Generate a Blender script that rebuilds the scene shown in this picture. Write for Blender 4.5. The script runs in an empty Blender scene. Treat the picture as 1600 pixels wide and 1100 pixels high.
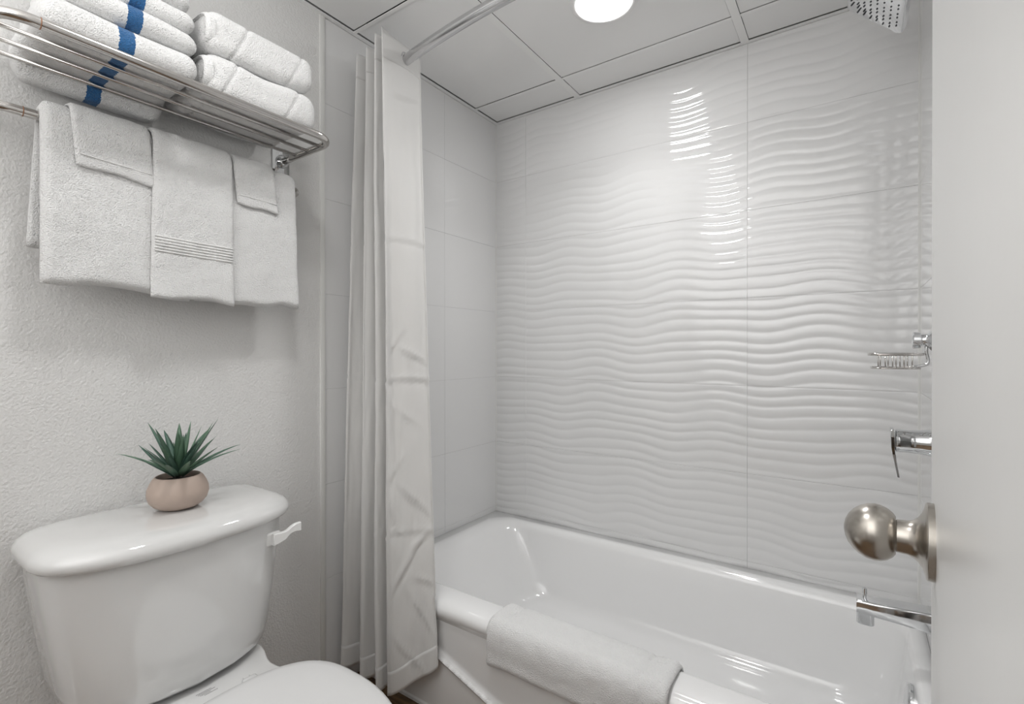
import bpy, bmesh, math, random
from mathutils import Vector, Matrix, noise
random.seed(7)
PI = math.pi
C = bpy.context.scene.collection
S = bpy.context.scene

# ------------------------------------------------------------------ camera, world, lights, exposure
CAM_H = 1.04
def setup_camera():
    yaw, pitch, roll, f = 0.6062, -0.003, -0.0007, 771.0
    F = Vector((-math.sin(yaw)*math.cos(pitch), math.cos(yaw)*math.cos(pitch), math.sin(pitch)))
    R = Vector((math.cos(yaw), math.sin(yaw), 0)); U = R.cross(F)
    R2 = R*math.cos(roll) + U*math.sin(roll); U2 = -R*math.sin(roll) + U*math.cos(roll)
    M = Matrix((R2, U2, -F)).transposed().to_4x4(); M.translation = Vector((0, 0, CAM_H))
    cd = bpy.data.cameras.new('camera'); cd.sensor_width = 36; cd.lens = f/1600*36
    cd.clip_start = 0.005; cd.clip_end = 30
    co = bpy.data.objects.new('camera', cd); C.objects.link(co); co.matrix_world = M
    S.camera = co
setup_camera()
W = bpy.data.worlds.new('world'); S.world = W; W.use_nodes = True
W.node_tree.nodes['Background'].inputs[0].default_value = (0.8, 0.85, 0.9, 1)
W.node_tree.nodes['Background'].inputs[1].default_value = 0.15
S.view_settings.view_transform = 'Standard'; S.view_settings.look = 'None'
S.view_settings.gamma = 1.0; S.view_settings.use_curve_mapping = False
S.view_settings.exposure = 0.0
LAMP_TUB = 42.0          # emission of the shower downlight
LAMP_ROOM = 40.0         # emission of the downlight over the room
def area(name, loc, target, sx, sy, power, col=(1, .97, .93)):
    l = bpy.data.lights.new(name, 'AREA'); l.shape = 'RECTANGLE'; l.size = sx; l.size_y = sy
    l.energy = power; l.color = col
    o = bpy.data.objects.new(name, l); C.objects.link(o); o.location = loc
    o.rotation_euler = (Vector(target)-Vector(loc)).to_track_quat('-Z', 'Y').to_euler()
    return o
area('front_fill_light', (-0.55, -1.1, 1.55), (-0.65, 0.9, 1.2), 1.3, 1.0, 4.6, (1, .995, .99))  # added soft fill behind the camera, not a fixture of the room
area('ceiling_bounce_fill', (-0.55, -0.60, 1.45), (-0.55, -0.60, 2.4), 0.9, 0.7, 13.0, (1, .995, .99))  # added unseen fill, aimed up so the ceiling spreads its light
def beam(name, x, y, power, spread):       # the focused part of a recessed lamp's light
    o = area(name, (x, y, 2.037), (x, y, 0), .14, .14, power, (1, .995, .99)); o.data.shape = 'DISK'; o.data.spread = math.radians(spread)
beam('shower_lamp_beam', -.597, 1.328, 1.7, 120)
beam('room_lamp_beam', -.645, .42, .8, 140)

# ------------------------------------------------------------------ helpers
def mat(name, col, rough=0.5, metal=0.0, coat=0.0, spec=0.5, bump=None, bump2=None, var=0.0, sheen=0.0, trans=0.0):
    m = bpy.data.materials.new(name); m.use_nodes = True
    nt = m.node_tree; N = nt.nodes; L = nt.links; b = N['Principled BSDF']
    b.inputs['Base Color'].default_value = (*col, 1); b.inputs['Roughness'].default_value = rough
    b.inputs['Metallic'].default_value = metal; b.inputs['Coat Weight'].default_value = coat
    b.inputs['Coat Roughness'].default_value = 0.03
    b.inputs['Specular IOR Level'].default_value = spec
    if sheen:
        b.inputs['Sheen Weight'].default_value = sheen; b.inputs['Sheen Roughness'].default_value = 0.5
    tc = N.new('ShaderNodeTexCoord')
    prev = None
    for bp in (bump, bump2):
        if not bp: continue
        kind, scale, dist, strength = bp
        if kind == 'noise':
            t = N.new('ShaderNodeTexNoise'); t.inputs['Scale'].default_value = scale
            t.inputs['Detail'].default_value = 4; out = t.outputs['Fac']
        elif kind == 'voronoi':
            t = N.new('ShaderNodeTexVoronoi'); t.inputs['Scale'].default_value = scale; out = t.outputs['Distance']
        L.new(tc.outputs['Object'], t.inputs['Vector'])
        bn = N.new('ShaderNodeBump'); bn.inputs['Distance'].default_value = dist
        bn.inputs['Strength'].default_value = strength
        L.new(out, bn.inputs['Height'])
        if prev: L.new(prev.outputs[0], bn.inputs['Normal'])
        prev = bn
    if prev: L.new(prev.outputs[0], b.inputs['Normal'])
    if var:
        t = N.new('ShaderNodeTexNoise'); t.inputs['Scale'].default_value = 3.0; t.inputs['Detail'].default_value = 3
        L.new(tc.outputs['Object'], t.inputs['Vector'])
        mx = N.new('ShaderNodeMix'); mx.data_type = 'RGBA'
        mx.inputs['A'].default_value = (*[c*(1-var) for c in col], 1); mx.inputs['B'].default_value = (*[min(1, c*(1+var)) for c in col], 1)
        L.new(t.outputs['Fac'], mx.inputs['Factor']); L.new(mx.outputs['Result'], b.inputs['Base Color'])
    return m

M = {}
M['plaster'] = mat('plaster', (.76, .755, .745), .55, bump=('noise', 185, .0026, .8), bump2=('noise', 62, .0030, .45), var=.02)
M['tile'] = mat('glazed_tile', (.78, .78, .78), .07, coat=.6, spec=.55)
M['grout'] = mat('grout', (.80, .80, .79), .7)
M['trim'] = mat('white_trim', (.80, .80, .78), .35)
M['base'] = mat('white_baseboard', (.74, .73, .71), .4)
M['panel'] = mat('ceiling_panel', (.90, .90, .895), .45, var=.01)
M['tee'] = mat('ceiling_tee', (.92, .92, .91), .35)
M['void'] = mat('plenum_dark', (.03, .03, .03), .9)
M['porcelain'] = mat('porcelain', (.725, .725, .72), .08, coat=.7, spec=.6)
M['enamel'] = mat('bath_enamel', (.86, .86, .86), .10, coat=.6, spec=.55)
M['plastic'] = mat('white_plastic', (.69, .69, .69), .22, coat=.2)
M['lever'] = mat('white_lever', (.86, .86, .85), .25)
M['door'] = mat('door_paint', (.78, .78, .77), .28, bump=('noise', 14, .0015, .35), var=.01)
M['chrome'] = mat('chrome', (.72, .73, .74), .06, 1.0)
M['steel'] = mat('rack_steel', (.60, .58, .56), .14, 1.0)
M['rod'] = mat('rod_steel', (.66, .66, .67), .16, 1.0)
M['nickel'] = mat('satin_nickel', (.47, .44, .40), .27, 1.0, bump=('noise', 300, .0003, .15))
M['dark'] = mat('dark_gap', (.02, .02, .02), .8)
M['rubber'] = mat('nozzle_rubber', (.07, .075, .08), .6)
M['clay'] = mat('clay_pot', (.47, .375, .32), .55, bump=('noise', 120, .0006, .3), var=.05)
M['soil'] = mat('dark_soil', (.02, .015, .012), .9, bump=('voronoi', 220, .004, 1))
M['print'] = mat('grey_print', (.28, .28, .28), .6)
M['rust'] = mat('rusty_joint', (.33, .17, .10), .5, .5)
M['stripe_towel'] = None

def terry(name, col=(.955, .955, .95), stripe=None, fine=1.0):
    m = mat(name, col, .95, spec=.15, sheen=.25, bump=('noise', 480, .0052*fine, .85), bump2=('voronoi', 340, .0024*fine, .45))
    nt = m.node_tree; N = nt.nodes; L = nt.links; b = N['Principled BSDF']
    if stripe:
        y0, y1 = stripe
        tc = N.new('ShaderNodeTexCoord'); sep = N.new('ShaderNodeSeparateXYZ'); L.new(tc.outputs['Object'], sep.inputs[0])
        nz = N.new('ShaderNodeTexNoise'); nz.inputs['Scale'].default_value = 260; L.new(tc.outputs['Object'], nz.inputs['Vector'])
        ma = N.new('ShaderNodeMath'); ma.operation = 'MULTIPLY_ADD'; ma.inputs[1].default_value = .006; L.new(nz.outputs['Fac'], ma.inputs[0]); L.new(sep.outputs[1], ma.inputs[2])
        d = N.new('ShaderNodeMath'); d.operation = 'SUBTRACT'; L.new(ma.outputs[0], d.inputs[0]); d.inputs[1].default_value = (y0+y1)/2+.003
        a = N.new('ShaderNodeMath'); a.operation = 'ABSOLUTE'; L.new(d.outputs[0], a.inputs[0])
        g = N.new('ShaderNodeMath'); g.operation = 'LESS_THAN'; L.new(a.outputs[0], g.inputs[0]); g.inputs[1].default_value = (y1-y0)/2
        mx = N.new('ShaderNodeMix'); mx.data_type = 'RGBA'; mx.inputs['A'].default_value = (*col, 1); mx.inputs['B'].default_value = (.035, .15, .36, 1)
        L.new(g.outputs[0], mx.inputs['Factor']); L.new(mx.outputs['Result'], b.inputs['Base Color'])
    return m
M['terry'] = terry('white_terry')
M['terry_stripe'] = terry('striped_terry', stripe=(-.0118, .0118))
M['weave'] = mat('flat_weave', (.84, .84, .83), .9, spec=.15, bump=('noise', 420, .0015, .5))

def curtain_mat():
    m = mat('curtain_cloth', (.86, .855, .845), .6, spec=.25, bump=('noise', 16, .004, .35), bump2=('noise', 600, .0006, .3), sheen=.1)
    nt = m.node_tree; N = nt.nodes; L = nt.links; b = N['Principled BSDF']; out = N['Material Output']
    t = N.new('ShaderNodeBsdfTranslucent'); t.inputs[0].default_value = (.82, .80, .77, 1)
    mx = N.new('ShaderNodeMixShader'); mx.inputs[0].default_value = .28
    L.new(b.outputs[0], mx.inputs[1]); L.new(t.outputs[0], mx.inputs[2]); L.new(mx.outputs[0], out.inputs[0])
    return m
M['curtain'] = curtain_mat()

def leaf_mat(i):
    m = mat('succulent_leaf_%d' % i, [(.085, .165, .115), (.11, .20, .13), (.07, .14, .105)][i], .45, bump=('noise', 150, .0005, .2), var=.2)
    return m
for i in range(3): M['leaf%d' % i] = leaf_mat(i)
M['leaf_young'] = mat('young_leaf', (.20, .27, .07), .45, var=.1)

def wood_mat():
    m = mat('brown_wood', (.17, .10, .05), .4, var=.25)
    nt = m.node_tree; N = nt.nodes; L = nt.links; b = N['Principled BSDF']
    tc = N.new('ShaderNodeTexCoord'); mp = N.new('ShaderNodeMapping'); mp.inputs['Scale'].default_value = (3, 40, 3)
    L.new(tc.outputs['Object'], mp.inputs[0]); t = N.new('ShaderNodeTexNoise'); t.inputs['Scale'].default_value = 2; t.inputs['Detail'].default_value = 6
    L.new(mp.outputs[0], t.inputs['Vector']); cr = N.new('ShaderNodeValToRGB')
    cr.color_ramp.elements[0].color = (.085, .045, .02, 1); cr.color_ramp.elements[1].color = (.25, .15, .07, 1)
    cr.color_ramp.elements[0].position = .3; cr.color_ramp.elements[1].position = .7
    L.new(t.outputs['Fac'], cr.inputs[0]); L.new(cr.outputs[0], b.inputs['Base Color'])
    return m
M['wood'] = wood_mat()

def emit(name, col, s):
    m = bpy.data.materials.new(name); m.use_nodes = True; b = m.node_tree.nodes['Principled BSDF']
    b.inputs['Base Color'].default_value = (.9, .9, .9, 1); b.inputs['Emission Color'].default_value = (*col, 1); b.inputs['Emission Strength'].default_value = s
    return m
M['lamp_tub'] = emit('lamp_diffuser_shower', (1, .995, .985), LAMP_TUB)
M['lamp_room'] = emit('lamp_diffuser_room', (1, .995, .985), LAMP_ROOM)

def obj(name, bm, m, parent=None, smooth=True, sharp=None):
    me = bpy.data.meshes.new(name)
    bmesh.ops.recalc_face_normals(bm, faces=bm.faces)
    bm.to_mesh(me); bm.free()
    if m: me.materials.append(m)
    if smooth: me.polygons.foreach_set('use_smooth', [True]*len(me.polygons))
    if sharp: me.set_sharp_from_angle(angle=math.radians(sharp))
    o = bpy.data.objects.new(name, me); C.objects.link(o)
    if parent:
        o.parent = parent
        o.location = -parent.location if parent.type == 'EMPTY' and parent.get('local0') is None else (0, 0, 0)
    return o
def child(o, parent):     # parent keeping the world place of an unrotated parent
    o.parent = parent; o.matrix_parent_inverse = Matrix.Translation(-wloc(parent)); return o
def wloc(o):
    v = o.location.copy()
    while o.parent:
        o = o.parent; v += o.location
    return v
def tag(o, label, cat, group=None):
    o['label'] = label; o['category'] = cat
    if group: o['group'] = group
    return o
def thing(name, loc, label, cat, group=None, rot=0):
    o = bpy.data.objects.new(name, None); C.objects.link(o); o.location = loc; o.rotation_euler = (0, 0, rot)
    o.empty_display_size = .05
    return tag(o, label, cat, group)
def struct(name, bm, m, smooth=False, sharp=None):
    o = obj(name, bm, m, None, smooth, sharp); o['kind'] = 'structure'; return o

def box(bm, x0, x1, y0, y1, z0, z1, bev=0, seg=2):
    r = bmesh.ops.create_cube(bm, size=1)
    vs = r['verts']
    for v in vs:
        v.co = Vector(((x0+x1)/2+v.co.x*(x1-x0), (y0+y1)/2+v.co.y*(y1-y0), (z0+z1)/2+v.co.z*(z1-z0)))
    if bev:
        es = list({e for v in vs for e in v.link_edges})
        bmesh.ops.bevel(bm, geom=es, offset=bev, segments=seg, affect='EDGES', profile=.5)
    return bm
def bx(*a, **k):
    return box(bmesh.new(), *a, **k)
def frame_axes(t):
    a = Vector((0, 0, 1)) if abs(t.z) < .9 else Vector((1, 0, 0))
    u = t.cross(a).normalized(); return u, t.cross(u).normalized()
def tube(bm, pts, r, n=16, caps=True, flat=1.0):
    pts = [Vector(p) for p in pts]; rings = []
    rr = r if isinstance(r, (list, tuple)) else [r]*len(pts)
    u = None
    for i, p in enumerate(pts):
        t = (pts[min(i+1, len(pts)-1)]-pts[max(i-1, 0)]).normalized()
        if u is None: u, v = frame_axes(t)
        else:
            u = (u-t*u.dot(t)).normalized(); v = t.cross(u)
        rings.append([bm.verts.new(p+(u*math.cos(2*PI*k/n)+v*math.sin(2*PI*k/n)*flat)*rr[i]) for k in range(n)])
    for a, b in zip(rings, rings[1:]):
        for k in range(n): bm.faces.new((a[k], a[(k+1) % n], b[(k+1) % n], b[k]))
    if caps:
        bm.faces.new(rings[0][::-1]); bm.faces.new(rings[-1])
    return bm
def lathe(bm, prof, axis_o, axis_d, n=40, cap0=True, cap1=True):
    o = Vector(axis_o); d = Vector(axis_d).normalized(); u, v = frame_axes(d); rings = []
    for (t, r) in prof:
        rings.append([bm.verts.new(o+d*t+(u*math.cos(2*PI*k/n)+v*math.sin(2*PI*k/n))*max(r, 1e-5)) for k in range(n)])
    for a, b in zip(rings, rings[1:]):
        for k in range(n): bm.faces.new((a[k], a[(k+1) % n], b[(k+1) % n], b[k]))
    if cap0: bm.faces.new(rings[0][::-1])
    if cap1: bm.faces.new(rings[-1])
    return bm
def loft(bm, loops, close_last=True, close_first=False):
    rings = [[bm.verts.new(p) for p in L] for L in loops]; n = len(rings[0])
    for a, b in zip(rings, rings[1:]):
        for k in range(n): bm.faces.new((a[k], a[(k+1) % n], b[(k+1) % n], b[k]))
    if close_last: bm.faces.new(rings[-1])
    if close_first: bm.faces.new(rings[0][::-1])
    return bm
def catmull(P, sub):
    out = []
    P = [Vector(p) for p in P]; n = len(P)
    for i in range(n-1):
        p0, p1, p2, p3 = P[max(i-1, 0)], P[i], P[i+1], P[min(i+2, n-1)]
        for k in range(sub):
            t = k/sub
            out.append(.5*((2*p1)+(-p0+p2)*t+(2*p0-5*p1+4*p2-p3)*t*t+(-p0+3*p1-3*p2+p3)*t**3))
    out.append(P[-1]); return out
def rrect(x0, x1, y0, y1, r, z, n=12):
    if not isinstance(r, (tuple, list)): r = (r,)*4
    pts = []
    for (cx, cy, a0, rr) in ((x1-r[0], y1-r[0], 0, r[0]), (x0+r[1], y1-r[1], 90, r[1]), (x0+r[2], y0+r[2], 180, r[2]), (x1-r[3], y0+r[3], 270, r[3])):
        for k in range(n+1):
            a = math.radians(a0+90*k/n); pts.append(Vector((cx+rr*math.cos(a), cy+rr*math.sin(a), z)))
    return pts
def nz(p, s): return noise.noise(Vector(p)*s)

# ------------------------------------------------------------------ room measures
XL, XR, YB, YF, ZC = -1.3188, 0.1506, 1.7778, -1.2, 2.049
YT = 0.897                      # where the plaster stops and the tiles start
ZR = 0.323                      # tub rim height

# floor of brown planks
fl = struct('floor', bx(XL-.05, XR+.05, YF-.05, YB+.05, -.03, -.006), M['wood'])
y = YF; k = 0
while y < 1.04:
    y2 = min(y+.118, 1.045)
    cuts = [XL, XL+.55+.3*(k % 3), XR]
    for a, b in zip(cuts, cuts[1:]):
        p = obj('plank', bx(a+.001, b-.001, y+.001, y2-.001, -.006, 0, bev=.001, seg=1), M['wood'], None, False); p.parent = fl
    y += .118; k += 1

# walls (shell)
wl = struct('wall_left', bx(XL-.06, XL, YF-.05, YT, -.03, 2.16), M['plaster'])
wlt = struct('wall_left_alcove', bx(XL-.06, XL-.006, YT, YB+.06, -.03, 2.16), M['grout'])
wb = struct('wall_back', bx(XL-.06, XR+.06, YB+.008, YB+.06, -.03, 2.16), M['grout'])
wr = struct('wall_right', bx(XR+.006, XR+.06, YF-.05, YB+.06, -.03, 2.16), M['plaster'])
wf = struct('wall_front', bx(XL-.06, XR+.06, YF-.06, YF, -.03, 2.16), M['plaster'])
struct('ceiling_deck', bx(XL-.06, XR+.06, YF-.06, YB+.06, 2.13, 2.16), M['void'])

# wavy relief tiles on the back wall
LAM = .0345
def wave_h(x, z):
    zz = z + .0085*math.sin(2*PI*x/.40+1.1+4.2*z) + .0035*math.sin(2*PI*x/.235-5.5*z+.7) + .004*math.sin(2*PI*x/.83+6*z)
    zz += .0030*math.sin(2*PI*z/.145+2.6*x)
    s = math.sin(PI*zz/LAM)
    return .0018*((s*s+.010)**.38-.17)
zs = [ZR-.004, .345, .634, .923, 1.212, 1.501, 1.79, ZC-.001]
xs = [XL, -1.159, -.289, XR]
for i in range(len(xs)-1):
    for j in range(len(zs)-1):
        x0, x1, z0, z1 = xs[i]+.0003, xs[i+1]-.0003, zs[j]+.0003, zs[j+1]-.0003
        nx = max(2, int((x1-x0)/.013)); nzn = max(2, int((z1-z0)/.0029))
        bm = bmesh.new(); g = []
        for a in range(nx+1):
            col = []
            for b in range(nzn+1):
                x = x0+(x1-x0)*a/nx; z = z0+(z1-z0)*b/nzn
                ed = min(a, nx-a, b, nzn-b)
                col.append(bm.verts.new((x, YB-wave_h(x, z)*(1 if ed > 0 else .75)-.0002, z)))
            g.append(col)
        for a in range(nx):
            for b in range(nzn): bm.faces.new((g[a][b], g[a+1][b], g[a+1][b+1], g[a][b+1]))
        # sides going back to the wall
        rim = [g[a][0] for a in range(nx+1)]+[g[nx][b] for b in range(1, nzn+1)]+[g[a][nzn] for a in range(nx-1, -1, -1)]+[g[0][b] for b in range(nzn-1, 0, -1)]
        bk = [bm.verts.new((v.co.x, YB+.007, v.co.z)) for v in rim]
        for k in range(len(rim)):
            k2 = (k+1) % len(rim); bm.faces.new((rim[k2], rim[k], bk[k], bk[k2]))
        t = obj('tile', bm, M['tile'], None, True, sharp=50); t.parent = wb
# smooth tiles on the left alcove wall and on the right wall
def flat_tiles(parent, xa, xb, ys, zz):
    for a, b in zip(ys, ys[1:]):
        for c, d in zip(zz, zz[1:]):
            o = obj('tile', bx(xa, xb, a+.0002, b-.0002, c+.0002, d-.0002, bev=.0005, seg=1), M['tile'], None, False); o.parent = parent
zz = [.0, .345, .634, .923, 1.212, 1.501, 1.79, ZC-.001]
flat_tiles(wlt, XL-.008, XL, [YT+.009, 1.44, YB-.003], zz)
flat_tiles(wr, XR, XR+.008, [.9, 1.30, YB-.005], zz)
# trims
struct('trim_1', bx(XL-.002, XL+.0045, YT-.008, YT+.009, 0, ZC-.001, bev=.0015, seg=2), M['trim'], True, 40)
struct('trim_2', bx(XL-.001, XL+.003, YB-.004, YB+.001, ZR, ZC-.001), M['trim'])
struct('trim_3', bx(XR-.004, XR+.001, YB-.005, YB+.001, ZR, ZC-.001), M['trim'])
# baseboards
def baseboard(name, y0, y1):
    bm = bmesh.new()
    prof = [(XL-.001, 0), (XL+.013, 0), (XL+.013, .085), (XL+.009, .096), (XL+.004, .1), (XL-.001, .1)]
    loft(bm, [[Vector((x, y, z)) for x, z in prof] for y in (y0, y1)], True, True)
    return struct(name, bm, M['base'])
baseboard('baseboard_left', YF, YT-.002)

# suspended ceiling: tees, wall angles, panels
ceil = struct('ceiling', bx(XL-.05, XR+.05, YF-.05, YB+.05, 2.12, 2.125), M['void'])
TX = [-.9047, -.2948]; TY = [1.617, 1.007, .397, -.213, -.823]
def cpart(name, bm, m, label=None):
    o = obj(name, bm, m, None, False); o.parent = ceil
    if label: o['label'] = label
    return o
for x in TX: cpart('ceiling_tee', bx(x-.012, x+.012, YF, YB-.0055, ZC-.0009, ZC+.0015), M['tee'])
xb = [XL]+TX+[XR]
for yy in TY:
    for a, b in zip(xb, xb[1:]):
        cpart('ceiling_tee', bx(a+(.012 if a != XL else 0)+.0005, b-.0125, yy-.006, yy+.006, ZC+.0, ZC+.0015), M['tee'])
for (a, b, c, d) in ((XL, XL+.016, YF, YB), (XR-.016, XR, YF, YB), (XL+.016, XR-.016, YB-.016, YB), (XL+.016, XR-.016, YF, YF+.016)):
    cpart('wall_angle', bx(a, b, c, d, ZC-.0005, ZC+.001), M['tee'])
yb = [YF]+TY[::-1]+[YB]
for i, (a, b) in enumerate(zip(xb, xb[1:])):
    for (c, d) in zip(yb, yb[1:]):
        xa = a+(.0205 if a == XL else .0125); xe = b-(.0165 if b == XR else .0128)
        ya = c+(.0165 if c == YF else .0065); ye = d-(.0200 if d == YB else .0075)
        if i == 0 and d != YB: ye -= .001
        cpart('ceiling_panel', bx(xa, xe, ya, ye, ZC+.0022, ZC+.012, bev=.001, seg=1), M['panel'])

def downlight(loc, m, label):
    t = thing('recessed_downlight', (loc[0], loc[1], ZC), label, 'light', 'recessed ceiling lights')
    bm = bmesh.new(); lathe(bm, [(0, .076), (.004, .078), (.006, .083), (.006, .090), (.003, .096), (-.002, .098)], (loc[0], loc[1], ZC+.002), (0, 0, -1), 48, False, False)
    lathe(bm, [(-.002, .098), (-.004, .076), (0, .076)], (loc[0], loc[1], ZC+.002), (0, 0, -1), 48, False, False)
    obj('trim_ring', bm, M['tee'], t)
    bm = bmesh.new(); lathe(bm, [(-.004, .076), (.004, .076), (.0075, .066), (.0105, .04), (.0115, .001)], (loc[0], loc[1], ZC+.002), (0, 0, -1), 48)
    obj('diffuser', bm, m, t)
    return t
downlight((-.597, 1.328), M['lamp_tub'], 'round lit recessed light in the white ceiling panel above the bathtub')
downlight((-.645, .42), M['lamp_room'], 'round lit recessed light in the ceiling over the toilet')

# ------------------------------------------------------------------ bathtub
def make_tub():
    t = thing('bathtub', (-.58, 1.04, 0), 'glossy white alcove bathtub with rolled rim against the wavy tiled wall', 'bathtub')
    X0, X1, Y0, Y1 = XL+.0005, XR-.0005, 1.03, YB-.0035
    L = []
    n = 14
    # outer skirt up to rim, then basin
    L.append(rrect(X0, X1, Y0+.018, Y1, (.002, .002, .002, .002), ZR-.062, n))
    L.append(rrect(X0, X1, Y0+.010, Y1, (.002, .002, .004, .004), ZR-.048, n))
    L.append(rrect(X0, X1, Y0+.002, Y1, (.002, .002, .006, .006), ZR-.036, n))
    L.append(rrect(X0, X1, Y0, Y1, (.002, .002, .006, .006), ZR-.024, n))
    L.append(rrect(X0, X1, Y0+.004, Y1, (.002, .002, .008, .008), ZR-.0145, n))
    L.append(rrect(X0, X1, Y0+.013, Y1, (.002, .002, .01, .01), ZR-.0065, n))
    L.append(rrect(X0, X1, Y0+.026, Y1, (.002, .002, .01, .01), ZR-.002, n))
    L.append(rrect(X0, X1, Y0+.044, Y1, (.002, .002, .01, .01), ZR, n))
    # rim inner edge
    def bas(dx0, dx1, dy0, dy1, r, z): return rrect(X0+dx0, X1-dx1, Y0+dy0, Y1-dy1, r, z, n)
    L.append(bas(.058, .030, .082, .050, .10, ZR+.0006))
    L.append(bas(.068, .034, .092, .058, .11, ZR-.0015))
    L.append(bas(.082, .038, .102, .065, .115, ZR-.008))
    L.append(bas(.100, .040, .110, .071, .12, ZR-.022))
    L.append(bas(.140, .046, .117, .077, .12, ZR-.075))
    L.append(bas(.180, .054, .123, .083, .12, ZR-.14))
    L.append(bas(.218, .064, .129, .089, .12, ZR-.20))
    L.append(bas(.238, .078, .129, .094, .12, ZR-.232))
    L.append(bas(.265, .105, .145, .110, .11, ZR-.254))
    L.append(bas(.300, .160, .175, .140, .10, ZR-.264))
    L.append(bas(.42, .30, .25, .22, .08, ZR-.269))
    bm = bmesh.new(); loft(bm, L, True, False)
    bmesh.ops.remove_doubles(bm, verts=bm.verts, dist=1e-5)
    obj('basin', bm, M['enamel'], t)
    # apron with a raised sloping rib and a toe band
    bm = bmesh.new(); nxg, nzg = 260, 110; g = []
    for a in range(nxg+1):
        x = X0+(X1-X0)*a/nxg; col = []
        for b in range(nzg+1):
            z = (ZR-.05)*b/nzg
            yy = Y0+.016
            zr = .155-.33*(x+.93)        # sloping rib line
            zr = max(zr, .052)
            d = z-zr
            yy -= .010*math.exp(-(d/.010)**2)
            if d < 0: yy -= .008
            if z < .012: yy -= .003
            col.append(bm.verts.new((x, yy, z)))
        g.append(col)
    for a in range(nxg):
        for b in range(nzg): bm.faces.new((g[a][b], g[a+1][b], g[a+1][b+1], g[a][b+1]))
    obj('apron', bm, M['enamel'], t)
    # overflow plate
    bm = bmesh.new(); c = Vector((X1-.0450, 1.400, .262)); d = Vector((-1, 0, .12))
    lathe(bm, [(-.012, .036), (.006, .036), (.0095, .033), (.011, .027), (.0105, .02), (.012, .001)], c, d, 40)
    o = obj('overflow_plate', bm, M['chrome'], t); o['label'] = 'round chrome overflow plate'
    o.data.set_sharp_from_angle(angle=.6)
    bm = bmesh.new(); lathe(bm, [(-.1, .028), (.004, .03), (.006, .026), (.0065, .001)], (-.13, 1.40, ZR-.2685), (0, 0, 1), 32)
    o = obj('drain', bm, M['chrome'], t)
    return t
make_tub()

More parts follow.
